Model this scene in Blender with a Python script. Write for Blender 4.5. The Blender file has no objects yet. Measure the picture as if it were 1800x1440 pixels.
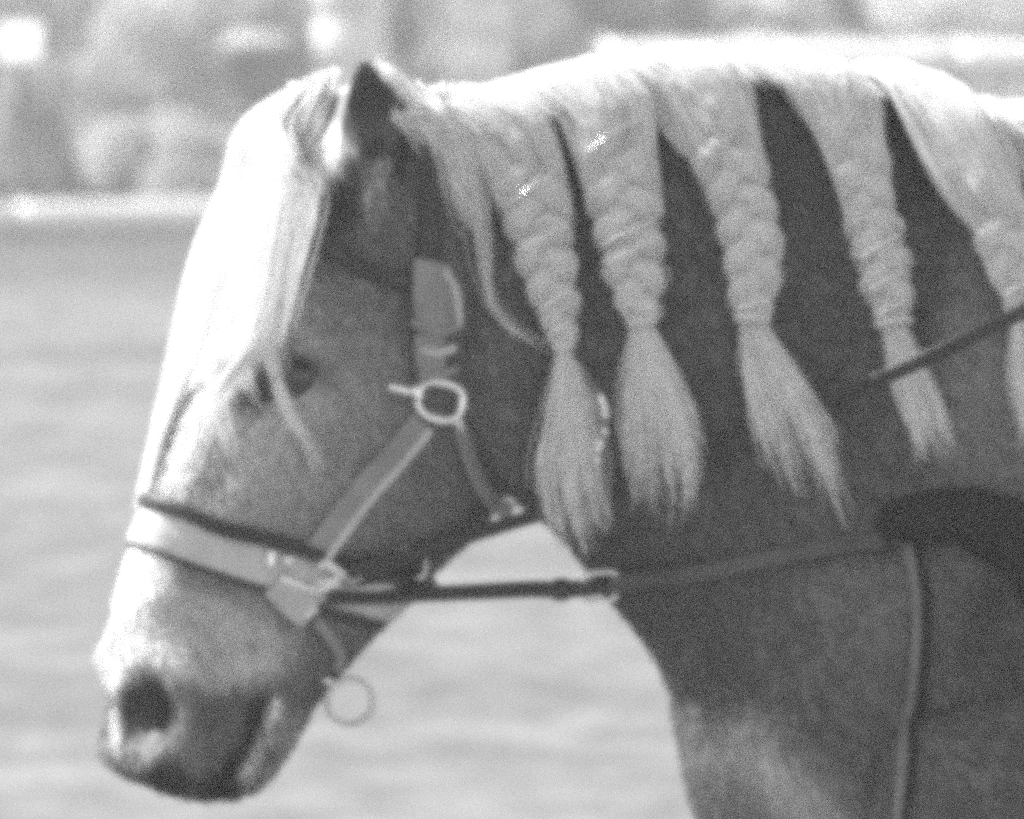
import bpy, bmesh, math, random
import numpy as np
from mathutils import Vector, Matrix
from mathutils.bvhtree import BVHTree

random.seed(7)
rng = np.random.default_rng(7)
sc = bpy.context.scene
C = sc.collection

# ------------------------------------------------------------------ camera
D, CAM_Z, AIM_Z = 7.0, 1.6, 1.215
PXM = 2150.0                                   # photograph pixels per metre at the horse
dist = math.hypot(D, CAM_Z - AIM_Z)
cam_d = bpy.data.cameras.new('camera'); cam = bpy.data.objects.new('camera', cam_d); C.objects.link(cam)
cam.location = (0, -D, CAM_Z)
pitch = math.atan2(CAM_Z - AIM_Z, D)
cam.rotation_euler = (math.pi/2 - pitch, 0, 0)
cam_d.sensor_width = 36; cam_d.lens = 36 * dist / (1800 / PXM)
cam_d.clip_start = 0.1; cam_d.clip_end = 2000
cam_d.dof.use_dof = True; cam_d.dof.focus_distance = dist - 0.12; cam_d.dof.aperture_fstop = 12.5
sc.camera = cam
# ------------------------------------------------------------------ light
SUN = Vector((-0.62, 0.29, 0.72)).normalized()          # towards the sun
elev = math.asin(SUN.z); azim = math.atan2(SUN.x, SUN.y)
w = bpy.data.worlds.new('World'); sc.world = w; w.use_nodes = True
nt = w.node_tree; bg = nt.nodes['Background']
sky = nt.nodes.new('ShaderNodeTexSky'); sky.sky_type = 'NISHITA'; sky.sun_disc = False
sky.sun_elevation = elev; sky.sun_rotation = azim
bwn = nt.nodes.new('ShaderNodeRGBToBW')                   # black-and-white film
nt.links.new(sky.outputs[0], bwn.inputs[0]); nt.links.new(bwn.outputs[0], bg.inputs['Color'])
bg.inputs['Strength'].default_value = 0.15
sl = bpy.data.lights.new('sun', 'SUN'); sl.energy = 5.0; sl.angle = math.radians(0.6); sl.color = (1, 1, 1)
so = bpy.data.objects.new('sun', sl); C.objects.link(so)
so.rotation_euler = SUN.to_track_quat('Z', 'Y').to_euler()
sc.view_settings.view_transform = 'Standard'; sc.view_settings.look = 'None'
sc.view_settings.gamma = 1; sc.view_settings.exposure = 1.0
# ------------------------------------------------------------------ film
sc.render.engine = 'CYCLES'
sc.cycles.use_denoising = False
sc.cycles.filter_width = 9.8
sc.cycles.use_adaptive_sampling = True; sc.cycles.adaptive_threshold = 0.25; sc.cycles.adaptive_min_samples = 34   # coarse-grained film
sc.cycles.max_bounces = 6; sc.cycles.transparent_max_bounces = 8
sc.cycles.sample_clamp_indirect = 4

# ------------------------------------------------------------------ helpers
CAMP = Vector(cam.location)
RM = cam.rotation_euler.to_matrix()
TANW = 18.0 / cam_d.lens
def ray(px, py):
    return (RM @ Vector(((px-900)/900*TANW, (720-py)/900*TANW, -1))).normalized()
def P(px, py, y):
    """point of the place seen at a photograph pixel on the upright plane at depth y"""
    d = ray(px, py); t = (y - CAMP.y) / d.y
    return CAMP + d*t
RMI = np.array(RM.transposed())
def proj(co):
    q = (np.asarray(co) - np.array(CAMP)) @ RMI.T
    return 900 + q[:, 0]/(-q[:, 2])/TANW*900, 720 - q[:, 1]/(-q[:, 2])/TANW*900
def npP(px, py, y): return np.array(P(px, py, y))
def interp(keys, t):
    """smooth (Catmull-Rom) interpolation of rows of values at parameters keys[:,0]"""
    K = np.asarray(keys, float); x = K[:, 0]; V = K[:, 1:]
    t = np.clip(np.asarray(t, float), x[0], x[-1])
    m = np.zeros_like(V)
    dx = np.diff(x)[:, None]; sl_ = np.diff(V, axis=0)/dx
    m[1:-1] = (sl_[:-1]*dx[1:] + sl_[1:]*dx[:-1])/(dx[1:]+dx[:-1]); m[0] = sl_[0]; m[-1] = sl_[-1]
    i = np.clip(np.searchsorted(x, t, 'right')-1, 0, len(x)-2)
    h = (x[i+1]-x[i]); s = (t-x[i])/h
    s = s[..., None]; h = h[..., None]
    return ((2*s**3-3*s**2+1)*V[i] + (s**3-2*s**2+s)*h*m[i] + (-2*s**3+3*s**2)*V[i+1] + (s**3-s**2)*h*m[i+1])
def smooth_path(pts, n):
    pts = np.asarray(pts, float)
    L = np.concatenate([[0], np.cumsum(np.linalg.norm(np.diff(pts, axis=0), axis=1))])
    return interp(np.column_stack([L/L[-1], pts]), np.linspace(0, 1, n))
def mesh_obj(name, V, F, mat, parent=None, smooth=True):
    me = bpy.data.meshes.new(name)
    me.from_pydata([tuple(map(float, v)) for v in V], [], [tuple(map(int, f)) for f in F]); me.update()
    if smooth: me.polygons.foreach_set('use_smooth', [True]*len(me.polygons))
    me.materials.append(mat)
    o = bpy.data.objects.new(name, me); C.objects.link(o)
    if parent: o.parent = parent
    return o
def tri_mesh(name, V, F, mat, parent=None, k=3):
    """fast mesh from arrays (faces all of k corners)"""
    V = np.asarray(V, np.float32); F = np.asarray(F, np.int32)
    me = bpy.data.meshes.new(name)
    me.vertices.add(len(V)); me.vertices.foreach_set('co', V.ravel())
    me.loops.add(F.size); me.loops.foreach_set('vertex_index', F.ravel())
    me.polygons.add(len(F)); me.polygons.foreach_set('loop_start', np.arange(len(F), dtype=np.int32)*k)
    me.polygons.foreach_set('use_smooth', np.ones(len(F), bool))
    me.update(calc_edges=True); me.validate()
    me.materials.append(mat)
    o = bpy.data.objects.new(name, me); C.objects.link(o)
    if parent: o.parent = parent
    return o
def empty(name, loc=(0, 0, 0)):
    o = bpy.data.objects.new(name, None); C.objects.link(o); o.location = loc; o.empty_display_size = .1
    return o
def tag(o, label, cat, group=None):
    o['label'] = label; o['category'] = cat
    if group: o['group'] = group
    return o
def adopt(o, parent):
    """keep the world place of a part under its thing"""
    o.parent = parent
    o.matrix_parent_inverse = Matrix.Translation(parent.location).inverted()
    return o
def strands(paths, rad, sides=3):
    """hair: paths (n,m,3), rad (n,m) -> verts, quads"""
    n, m, _ = paths.shape
    T = np.gradient(paths, axis=1); T /= np.linalg.norm(T, axis=2, keepdims=True)+1e-9
    ref = np.array([0.31, -0.93, 0.21]); ref /= np.linalg.norm(ref)
    A = np.cross(T, ref); A /= np.linalg.norm(A, axis=2, keepdims=True)+1e-9
    B = np.cross(T, A)
    ang = np.arange(sides)*2*math.pi/sides
    V = (paths[:, :, None, :] + rad[:, :, None, None]*(A[:, :, None, :]*np.cos(ang)[None, None, :, None] + B[:, :, None, :]*np.sin(ang)[None, None, :, None]))
    idx = np.arange(n*m*sides).reshape(n, m, sides)
    a = idx[:, :-1, :]; b = np.roll(a, -1, axis=2); d = idx[:, 1:, :]; c = np.roll(d, -1, axis=2)
    return V.reshape(-1, 3), np.stack([a, b, c, d], -1).reshape(-1, 4)
def ribbons(paths, rad):
    """hair: flat strands lying on the coat, their faces turned outwards"""
    n, m, _ = paths.shape
    T = np.gradient(paths, axis=1); T /= np.linalg.norm(T, axis=2, keepdims=True)+1e-9
    tilt = np.random.default_rng(n).normal(0, .45, (n, 1, 3))
    ref = np.array([-.12, -.93, .32]) + tilt
    A = np.cross(T, ref); A /= np.linalg.norm(A, axis=2, keepdims=True)+1e-9
    V = np.stack([paths-A*rad[:, :, None], paths+A*rad[:, :, None]], 2)
    idx = np.arange(n*m*2).reshape(n, m, 2)
    F = np.stack([idx[:, :-1, 0], idx[:, :-1, 1], idx[:, 1:, 1], idx[:, 1:, 0]], -1)
    return V.reshape(-1, 3), F.reshape(-1, 4)
def hair_obj(name, groups, mat, parent):
    Vs, Fs, o = [], [], 0
    for paths, rad in groups:
        paths = np.asarray(paths); rad = np.asarray(rad)
        v, f = strands(paths, rad, 10) if len(paths) == 1 else ribbons(paths, rad)
        Vs.append(v); Fs.append(f+o); o += len(v)
    ob = tri_mesh(name, np.concatenate(Vs), np.concatenate(Fs), mat, None, 4)
    return adopt(ob, parent) if parent else ob
def sweep(name, path, normals, hw, th, mat, parent=None, closed=False, rnd=8):
    """strap or rope: rounded flat section of half width hw and half thickness th swept along path"""
    path = np.asarray(path, float); n = len(path)
    N = np.asarray(normals, float); N = N/np.linalg.norm(N, axis=1, keepdims=True)
    if closed: T = np.roll(path, -1, 0)-np.roll(path, 1, 0)
    else: T = np.gradient(path, axis=0)
    T /= np.linalg.norm(T, axis=1, keepdims=True)+1e-12
    W = np.cross(T, N); W /= np.linalg.norm(W, axis=1, keepdims=True)+1e-12
    N = np.cross(W, T)
    hw = np.broadcast_to(np.asarray(hw, float), (n,)); th = np.broadcast_to(np.asarray(th, float), (n,))
    ph = (np.arange(rnd*2)+.5)*math.pi/rnd
    e = 0.35
    cx = np.sign(np.cos(ph))*np.abs(np.cos(ph))**e; cy = np.sign(np.sin(ph))*np.abs(np.sin(ph))**.8
    V = path[:, None, :] + hw[:, None, None]*cx[None, :, None]*W[:, None, :] + th[:, None, None]*cy[None, :, None]*N[:, None, :]
    s = rnd*2; idx = np.arange(n*s).reshape(n, s)
    F = []
    for i in range(n if closed else n-1):
        j = (i+1) % n
        for k in range(s):
            k2 = (k+1) % s
            F.append((idx[i, k], idx[i, k2], idx[j, k2], idx[j, k]))
    if not closed:
        F.append(tuple(idx[0][::-1])); F.append(tuple(idx[-1]))
    o = mesh_obj(name, V.reshape(-1, 3), F, mat)
    if parent: adopt(o, parent)
    return o
def torus(name, c, ax, ay, r, mat, parent=None, n=40, sides=10, pw=2.0):
    """ring of wire: centre c, half axes ax, ay (vectors), wire radius r; pw > 2 squares it"""
    t = np.linspace(0, 2*math.pi, n, endpoint=False)
    cs = np.sign(np.cos(t))*np.abs(np.cos(t))**(2/pw); sn = np.sign(np.sin(t))*np.abs(np.sin(t))**(2/pw)
    path = np.asarray(c)[None] + cs[:, None]*np.asarray(ax)[None] + sn[:, None]*np.asarray(ay)[None]
    nrm = np.cross(np.asarray(ax), np.asarray(ay)); nrm /= np.linalg.norm(nrm)
    T = np.roll(path, -1, 0)-np.roll(path, 1, 0); T /= np.linalg.norm(T, axis=1, keepdims=True)
    B = np.cross(T, nrm)
    a = np.arange(sides)*2*math.pi/sides
    V = path[:, None] + r*(np.cos(a)[None, :, None]*nrm[None, None] + np.sin(a)[None, :, None]*B[:, None])
    idx = np.arange(n*sides).reshape(n, sides)
    F = [(idx[i, k], idx[i, (k+1) % sides], idx[(i+1) % n, (k+1) % sides], idx[(i+1) % n, k]) for i in range(n) for k in range(sides)]
    o = mesh_obj(name, V.reshape(-1, 3), F, mat)
    if parent: adopt(o, parent)
    return o
def blob(name, c, r, mat, parent=None, seg=16, rings=10, axes=None, z_pow=1.0):
    """ellipsoid with half axes r along axes"""
    c = np.asarray(c, float); r = np.asarray(r, float); A = np.eye(3) if axes is None else np.asarray(axes)
    V = [c + A.T @ (r*np.array([0, 0, 1]))]; F = []
    for i in range(1, rings):
        th = math.pi*i/rings
        for k in range(seg):
            ph = 2*math.pi*k/seg
            V.append(c + A.T @ (r*np.array([math.sin(th)*math.cos(ph), math.sin(th)*math.sin(ph), math.cos(th)])))
    V.append(c - A.T @ (r*np.array([0, 0, 1])))
    for k in range(seg): F.append((0, 1+k, 1+(k+1) % seg))
    for i in range(rings-2):
        for k in range(seg):
            a = 1+i*seg+k; b = 1+i*seg+(k+1) % seg
            F.append((a, a+seg, b+seg, b))
    last = len(V)-1; base = 1+(rings-2)*seg
    for k in range(seg): F.append((last, base+(k+1) % seg, base+k))
    o = mesh_obj(name, V, F, mat)
    if parent: adopt(o, parent)
    return o
def box_bm(bm, c, h, rot=0.0, bev=0.0):
    r = bmesh.ops.create_cube(bm, size=1)
    M = Matrix.Translation(c) @ Matrix.Rotation(rot, 4, 'Z') @ Matrix.Diagonal((h[0]*2, h[1]*2, h[2]*2, 1))
    bmesh.ops.transform(bm, matrix=M, verts=r['verts'])
    if bev:
        es = list({e for v in r['verts'] for e in v.link_edges})
        bmesh.ops.bevel(bm, geom=es, offset=bev, segments=2, profile=.6, affect='EDGES')
def bm_obj(name, bm, mat, parent=None):
    me = bpy.data.meshes.new(name); bm.to_mesh(me); bm.free(); me.materials.append(mat)
    o = bpy.data.objects.new(name, me); C.objects.link(o)
    if parent: adopt(o, parent)
    return o

# ------------------------------------------------------------------ materials (black-and-white film: all greys)
def mat(name, grey, rough=.6, metal=0.0, noise=0.0, scale=20, stretch=(1, 1, 1), bump=0.0, bscale=None, spec=.5, sheen=0.0, attr=None, transl=0.0, detail=4, coat=0.0):
    m = bpy.data.materials.new(name); m.use_nodes = True
    t = m.node_tree; b = t.nodes['Principled BSDF']; out = t.nodes['Material Output']
    b.inputs['Roughness'].default_value = rough; b.inputs['Metallic'].default_value = metal
    b.inputs['Specular IOR Level'].default_value = spec
    b.inputs['Sheen Weight'].default_value = sheen; b.inputs['Sheen Roughness'].default_value = .4
    b.inputs['Coat Weight'].default_value = coat; b.inputs['Coat Roughness'].default_value = .15
    tc = t.nodes.new('ShaderNodeTexCoord'); mp = t.nodes.new('ShaderNodeMapping'); mp.inputs['Scale'].default_value = stretch
    t.links.new(tc.outputs['Object'], mp.inputs[0])
    nz = t.nodes.new('ShaderNodeTexNoise'); nz.inputs['Scale'].default_value = scale; nz.inputs['Detail'].default_value = detail
    t.links.new(mp.outputs[0], nz.inputs['Vector'])
    mr = t.nodes.new('ShaderNodeMapRange'); mr.inputs[1].default_value = .25; mr.inputs[2].default_value = .75
    mr.inputs[3].default_value = 1-noise; mr.inputs[4].default_value = 1+noise
    t.links.new(nz.outputs[0], mr.inputs[0])
    mu = t.nodes.new('ShaderNodeMath'); mu.operation = 'MULTIPLY'
    if attr:
        at = t.nodes.new('ShaderNodeAttribute'); at.attribute_name = attr; t.links.new(at.outputs['Fac'], mu.inputs[0])
    else: mu.inputs[0].default_value = grey
    t.links.new(mr.outputs[0], mu.inputs[1])
    cc = t.nodes.new('ShaderNodeCombineColor')
    for i in range(3): t.links.new(mu.outputs[0], cc.inputs[i])
    t.links.new(cc.outputs[0], b.inputs['Base Color'])
    if bump:
        n2 = t.nodes.new('ShaderNodeTexNoise'); n2.inputs['Scale'].default_value = bscale or scale*4; n2.inputs['Detail'].default_value = 3
        t.links.new(mp.outputs[0], n2.inputs['Vector'])
        bu = t.nodes.new('ShaderNodeBump'); bu.inputs['Strength'].default_value = bump; bu.inputs['Distance'].default_value = .004
        t.links.new(n2.outputs[0], bu.inputs['Height']); t.links.new(bu.outputs[0], b.inputs['Normal'])
    if transl:
        tr = t.nodes.new('ShaderNodeBsdfTranslucent'); t.links.new(cc.outputs[0], tr.inputs['Color'])
        mx = t.nodes.new('ShaderNodeMixShader'); mx.inputs[0].default_value = transl
        t.links.new(b.outputs[0], mx.inputs[1]); t.links.new(tr.outputs[0], mx.inputs[2]); t.links.new(mx.outputs[0], out.inputs['Surface'])
    m.diffuse_color = (grey, grey, grey, 1)
    return m
M_coat = mat('coat', .14, .5, noise=.32, scale=9, stretch=(1, 1, .45), bump=.35, bscale=260, sheen=.25, attr='coat_tone', spec=.3)
M_fur = mat('fur', .14, .5, attr='coat_tone', transl=.4, spec=.3)
M_hair = mat('blond_hair', .92, .5, noise=.07, scale=60, transl=.50, spec=.3)
M_fore = mat('white_hair', .93, .5, noise=.06, scale=60, transl=.45, spec=.3)
M_eye = mat('eye', .012, .06, spec=.7, coat=.6)
M_hoof = mat('hoof', .08, .5, noise=.3, scale=30, stretch=(1, 1, 6))
M_leather = mat('leather', .02, .42, noise=.3, scale=40, bump=.25, bscale=300)
M_pale = mat('pale_leather', .52, .48, noise=.2, scale=35, bump=.25, bscale=260)
M_mid = mat('tan_leather', .25, .45, noise=.25, scale=35, bump=.25, bscale=260)
M_brown = mat('brown_leather', .065, .45, noise=.25, scale=35, bump=.25, bscale=260)
M_steel = mat('dull_steel', .6, .4, metal=1.0, noise=.15, scale=40)
M_tan = mat('worn_leather', .15, .5, noise=.3, scale=30, bump=.25, bscale=260)
M_black = mat('black_padding', .02, .75, noise=.4, scale=30, bump=.5, bscale=200, spec=.2)
M_metal = mat('polished_metal', .93, .22, metal=1.0, noise=.06, scale=30)
M_sand = None

# ------------------------------------------------------------------ ground
def sand_material():
    m = bpy.data.materials.new('sand'); m.use_nodes = True; t = m.node_tree; b = t.nodes['Principled BSDF']
    b.inputs['Roughness'].default_value = .95; b.inputs['Specular IOR Level'].default_value = .1
    tc = t.nodes.new('ShaderNodeTexCoord')
    def noise(scale, stretch, det=4):
        mp = t.nodes.new('ShaderNodeMapping'); mp.inputs['Scale'].default_value = stretch
        n = t.nodes.new('ShaderNodeTexNoise'); n.inputs['Scale'].default_value = scale; n.inputs['Detail'].default_value = det
        t.links.new(tc.outputs['Object'], mp.inputs[0]); t.links.new(mp.outputs[0], n.inputs['Vector']); return n.outputs[0]
    def math_(op, a, b_):
        n = t.nodes.new('ShaderNodeMath'); n.operation = op
        for i, v in enumerate((a, b_)):
            if isinstance(v, (int, float)): n.inputs[i].default_value = v
            else: t.links.new(v, n.inputs[i])
        return n.outputs[0]
    def rng_(v, a, b_, c, d):
        n = t.nodes.new('ShaderNodeMapRange'); t.links.new(v, n.inputs[0])
        for i, x in enumerate((a, b_, c, d)): n.inputs[i+1].default_value = x
        return n.outputs[0]
    n1 = rng_(noise(1.0, (.55, .75, 1)), .3, .7, .80, 1.12)     # hoof-churned drifts
    n2 = rng_(noise(3.0, (1.6, .8, 1), 5), .3, .7, .72, 1.24)
    sx = t.nodes.new('ShaderNodeSeparateXYZ'); t.links.new(tc.outputs['Object'], sx.inputs[0])
    wob = math_('ADD', sx.outputs[1], math_('MULTIPLY', noise(.5, (1, .3, 1)), 1.2))
    r = t.nodes.new('ShaderNodeValToRGB')                        # raked bands and the damp track beside the boards
    t.links.new(rng_(wob, 5.0, 45.0, 0, 1), r.inputs[0])
    e = r.color_ramp.elements
    e[0].position = 0; e[0].color = (1, 1, 1, 1); e[1].position = 1; e[1].color = (.55, .55, .55, 1)
    for p, v in ((.30, 1.0), (.42, .97), (.50, .98), (.545, .80), (.59, .97), (.67, .90), (.74, .60), (.80, .52)):
        x = e.new(p); x.color = (v, v, v, 1)
    tot = math_('MULTIPLY', math_('MULTIPLY', math_('MULTIPLY', n1, n2), r.outputs[0]), .178)
    cc = t.nodes.new('ShaderNodeCombineColor')
    for i in range(3): t.links.new(tot, cc.inputs[i])
    t.links.new(cc.outputs[0], b.inputs['Base Color'])
    bu = t.nodes.new('ShaderNodeBump'); bu.inputs['Strength'].default_value = .6; bu.inputs['Distance'].default_value = .03
    t.links.new(noise(9, (1, 1, 1), 6), bu.inputs['Height']); t.links.new(bu.outputs[0], b.inputs['Normal'])
    return m
M_sand = sand_material()
bm = bmesh.new(); bmesh.ops.create_grid(bm, x_segments=40, y_segments=40, size=600)
g = bm_obj('ground', bm, M_sand); g['kind'] = 'structure'

# ------------------------------------------------------------------ background: boards, hedge, planters
M_whitep = mat('white_paint', .82, .5, noise=.05, scale=8)
M_leaf = mat('leaves', .36, .55, noise=.45, scale=3.2, transl=.45, spec=.3)
M_leafp = mat('pale_leaves', .6, .55, noise=.4, scale=3.2, transl=.45, spec=.3)
M_bark = mat('bark', .14, .9, noise=.4, scale=12, stretch=(1, 1, .3), bump=.6)
M_stone = mat('pale_stone', .78, .85, noise=.25, scale=6, bump=.4, bscale=40)
M_petal = mat('white_petals', .8, .6, noise=.1, scale=10, transl=.3)
FY = 38.0
rail = tag(empty('arena_fence', P(160, 420, FY)), 'low round white pole fence on short posts along the sand edge', 'fence')
rail.location.z = 0
c0, c1 = P(-420, 392, FY), P(900, 374, FY+1.0)
c0, c1 = c0+(c0-c1)*2, c1+(c1-c0)*2
nseg = 15
zc = P(160, 385, FY).z; zh = (P(0, 364, FY).z-P(0, 410, FY).z)/2*1.3
for i in range(nseg):
    a = c0.lerp(c1, i/nseg); b = c0.lerp(c1, (i+1)/nseg); d = (b-a).normalized()*.006
    ln = np.linspace(np.array(a+d), np.array(b-d), 12)
    v, f = strands(ln[None], np.full((1, 12), zh), 20); f = f.tolist()+[list(range(19, -1, -1)), list(range(11*20, 12*20))]
    adopt(mesh_obj('pole', v, f, M_whitep), rail)
for i in range(nseg+1):
    a = c0.lerp(c1, i/nseg)
    bm = bmesh.new(); box_bm(bm, (a.x, a.y+zh+.03, (a.z+zh)/2), (.03, .028, (a.z+zh)/2), 0, .005)
    bm_obj('post', bm, M_whitep, rail)

def leaf_cloud(name, pts, size, material, parent, per=1):
    n = len(pts); c = np.asarray(pts)
    d1 = rng.normal(size=(n, 3)); d1 /= np.linalg.norm(d1, axis=1, keepdims=True)
    d2 = rng.normal(size=(n, 3)); d2 -= d1*np.sum(d1*d2, axis=1, keepdims=True); d2 /= np.linalg.norm(d2, axis=1, keepdims=True)
    s = size*rng.uniform(.6, 1.3, (n, 1))
    V = np.stack([c-d1*s, c+d2*s*.45, c+d1*s, c-d2*s*.45], 1).reshape(-1, 3)
    F = np.arange(n*4).reshape(n, 4)
    o = tri_mesh(name, V, F, material, None, 4)
    return adopt(o, parent)
def shrub(name, label, cx, depth, hw, top, material, n=5200, group=None, base=0.0, cat='shrub', leaf=.035):
    root = tag(empty(name, (cx, depth, base)), label, cat, group)
    lob = []
    for k in range(11):
        r = rng.uniform(.28, .5)*hw
        x = cx + rng.uniform(-1, 1)*(hw-r*.6); y = depth + rng.uniform(-.5, .5)*hw*.8
        z = base + rng.uniform(.25, 1)*(top-base-r)
        lob.append((x, y, max(z, base+r*.7), r))
    ls = np.array(lob); pick = rng.integers(0, len(lob), n)
    d = rng.normal(size=(n, 3)); d /= np.linalg.norm(d, axis=1, keepdims=True)
    rr = ls[pick, 3]*rng.uniform(.45, 1.08, n)**.6
    pts = ls[pick, :3] + d*rr[:, None]*np.array([1, 1, .9]); pts[:, 2] = np.maximum(pts[:, 2], base+.02)
    leaf_cloud('crown', pts, leaf, material, root)
    paths = []
    for l in lob[:7]:
        b0 = np.array([cx+rng.uniform(-.08, .08), depth+rng.uniform(-.06, .06), base])
        paths.append(smooth_path([b0, (b0+np.array(l[:3]))/2+rng.normal(0, .03, 3), l[:3]], 8))
    pa = np.array(paths); rd = np.linspace(.028, .006, 8)[None].repeat(len(pa), 0)
    v, f = strands(pa, rd, 6); adopt(tri_mesh('trunk', v, f, M_bark, None, 4), root)
    return root
def wx(px, d): return P(px, 300, d).x
def wz(py, d): return P(900, py, d).z
G = 'shrubs behind the arena poles'
shrub('hedge_shrub', 'dark rounded shrub below the white marker board', wx(60, 41), 41, .75, wz(110, 41)+.1, M_leaf, group=G)
shrub('hedge_shrub', 'pale loose shrub between the marker board and the flower bowl', wx(265, 41.5), 41.5, .62, wz(-30, 41.5)+.2, M_leafp, group=G)
shrub('hedge_shrub', 'grey shrub behind the flower bowl on its pedestal', wx(440, 42.6), 42.6, .7, wz(-40, 42)+.2, M_leaf, group=G)
shrub('hedge_shrub', 'pale shrub hanging low beside the horse forehead', wx(330, 40.2), 40.2, .55, wz(210, 40)+.1, M_leafp, group=G)
shrub('hedge_shrub', 'dark shrub growing between the two round pillars', wx(720, 43), 43, .55, wz(-30, 43)+.3, M_leaf, group=G)
shrub('hedge_shrub', 'dark broad shrub to the right of the second round pillar', wx(1010, 43), 43, .65, wz(-30, 43)+.3, M_leaf, group=G)
shrub('hedge_shrub', 'grey shrub in front of the log fence above the withers', wx(1800, 40.5), 40.5, .7, wz(160, 40.5), M_leaf, group=G)
shrub('hedge_shrub', 'grey shrub partly hidden behind the plaited crest', wx(1500, 40.8), 40.8, .8, wz(170, 40.8), M_leaf, group=G)
for k, (px, d) in enumerate(((-250, 47), (250, 48), (800, 47.5), (1300, 48.5), (1900, 47), (2400, 48), (-800, 48))):
    lab = ['tall loose tree behind the hedge at its open end', 'tall tree straight behind the marker board shrubs', 'tall tree behind the two round pillars',
           'tall tree behind the log fence', 'tall tree past the right end of the log fence', 'far tree standing out beyond the log fence', 'far tree standing out beyond the arena poles'][k]
    shrub('hedge_tree', lab, wx(px, d), d, 1.5, 3.0+rng.uniform(0, .8), M_leaf if k % 2 else M_leafp, n=9000, group='trees behind the hedge', cat='tree', leaf=.06)
wood_pts = np.column_stack([rng.uniform(-45, 45, 60000), rng.uniform(60, 72, 60000), rng.uniform(0, 1, 60000)])
wood_pts[:, 2] = wood_pts[:, 2]**.8*(4.2+1.3*np.sin(wood_pts[:, 0]*.9)+.8*np.sin(wood_pts[:, 0]*2.3+1))+.05
wood = leaf_cloud('far_wood', wood_pts, .17, M_leafp, g); wood.parent = None; wood['kind'] = 'stuff'; tag(wood, 'far pale wood reading as one mass beyond the hedge', 'wood')
# marker board
mb = P(36, 74, 39.0)
root = tag(empty('marker_board', (mb.x, mb.y, 0)), 'small square white marker board leaning back on a post', 'sign')
bm = bmesh.new(); box_bm(bm, (0, 0, 0), (.115, .012, .15), 0, .01); o = bm_obj('panel', bm, M_whitep); o.location = mb; o.rotation_euler = (math.radians(-48), 0, 0); adopt(o, root)
bm = bmesh.new(); box_bm(bm, (mb.x, mb.y+.06, mb.z/2-.02), (.02, .02, mb.z/2-.02), 0, .004); bm_obj('post', bm, M_bark, root)
# flower bowl on pedestal
fb = P(445, 62, 39.2)
root = tag(empty('flower_bowl', (fb.x, fb.y, 0)), 'grey stone flower bowl on a pedestal filled with white blossom', 'planter')
def lathe(name, cx, cy, prof, material, parent, n=28):
    V = []; F = []
    for r, z in prof:
        for k in range(n):
            a = 2*math.pi*k/n; V.append((cx+r*math.cos(a), cy+r*math.sin(a), z))
    for i in range(len(prof)-1):
        for k in range(n):
            a = i*n+k; b = i*n+(k+1) % n; F.append((a, b, b+n, a+n))
    F.append(tuple(range(n))[::-1]); F.append(tuple(range((len(prof)-1)*n, len(prof)*n)))
    return adopt(mesh_obj(name, V, F, material), parent)
zb = fb.z
lathe('bowl', fb.x, fb.y, [(.05, zb-.36), (.10, zb-.33), (.17, zb-.22), (.20, zb-.11), (.215, zb-.07), (.20, zb-.06), (.17, zb-.09), (.02, zb-.10)], M_bark, root)
lathe('pedestal', fb.x, fb.y, [(.16, 0), (.16, .06), (.09, .1), (.06, .25), (.06, zb-.42), (.08, zb-.36)], M_bark, root)
d = rng.normal(size=(900, 3)); d /= np.linalg.norm(d, axis=1, keepdims=True)
pts = np.array(fb)+d*np.array([.17, .15, .055])*rng.uniform(.5, 1, (900, 1)) + np.array([0, 0, -.03])
leaf_cloud('blossom', pts, .018, M_petal, root)
# two stone pillars
for k, (px, hwp, top) in enumerate(((615, .2, 1.75), (840, .2, 1.55))):
    c = P(px, 60, 41.5)
    lab = ['taller whitewashed round pillar straight above the ear', 'shorter whitewashed round pillar above the front of the mane'][k]
    root = tag(empty('round_pillar', (c.x, c.y, 0)), lab, 'pillar', 'whitewashed round pillars behind the horse')
    bm = bmesh.new(); box_bm(bm, (c.x, c.y, .12), (hwp+.05, hwp+.05, .12), 0, .02); bm_obj('plinth', bm, M_stone, root)
    nb = 5; hb = (top-.24)/nb
    for i in range(nb):
        z0, z1 = .24+hb*i, .24+hb*(i+1)
        lathe('drum', c.x, c.y, [(hwp-.02, z0+.001), (hwp, z0+.012), (hwp, z1-.012), (hwp-.02, z1-.001)], M_stone, root, 40)
    lathe('cap', c.x, c.y, [(hwp, top), (hwp+.05, top+.03), (hwp+.05, top+.08), (hwp*.5, top+.14)], M_stone, root, 40)
# white panels at the right
root = tag(empty('log_fence', (P(1450, 100, 40).x, 42.0, 0)), 'thick white round log fence just above the plaited crest', 'fence')
zlo, zhi = wz(150, 42), wz(74, 42); rl = (zhi-zlo)/2; x0, x1 = wx(1060, 42), wx(2300, 42); npn = 4
for i in range(npn):
    xa = x0+(x1-x0)*i/npn; xb = x0+(x1-x0)*(i+1)/npn
    ln = np.linspace([xa+.006, 42, zlo+rl], [xb-.006, 42, zlo+rl], 10)
    v, f = strands(ln[None], np.full((1, 10), rl), 24); f = f.tolist()+[list(range(23, -1, -1)), list(range(9*24, 10*24))]
    adopt(mesh_obj('log', v, f, M_whitep), root)
    bm = bmesh.new(); box_bm(bm, (xa, 42+rl+.05, (zhi+.04)/2), (.045, .045, (zhi+.04)/2), 0, .006); bm_obj('post', bm, M_whitep, root)
BL = ['white blossoming shrub above the log fence, beside the dark broad shrub', 'white blossoming shrub above the middle of the log fence', 'white blossoming shrub above the log fence over the withers', 'white blossoming shrub at the far end of the log fence']
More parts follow.
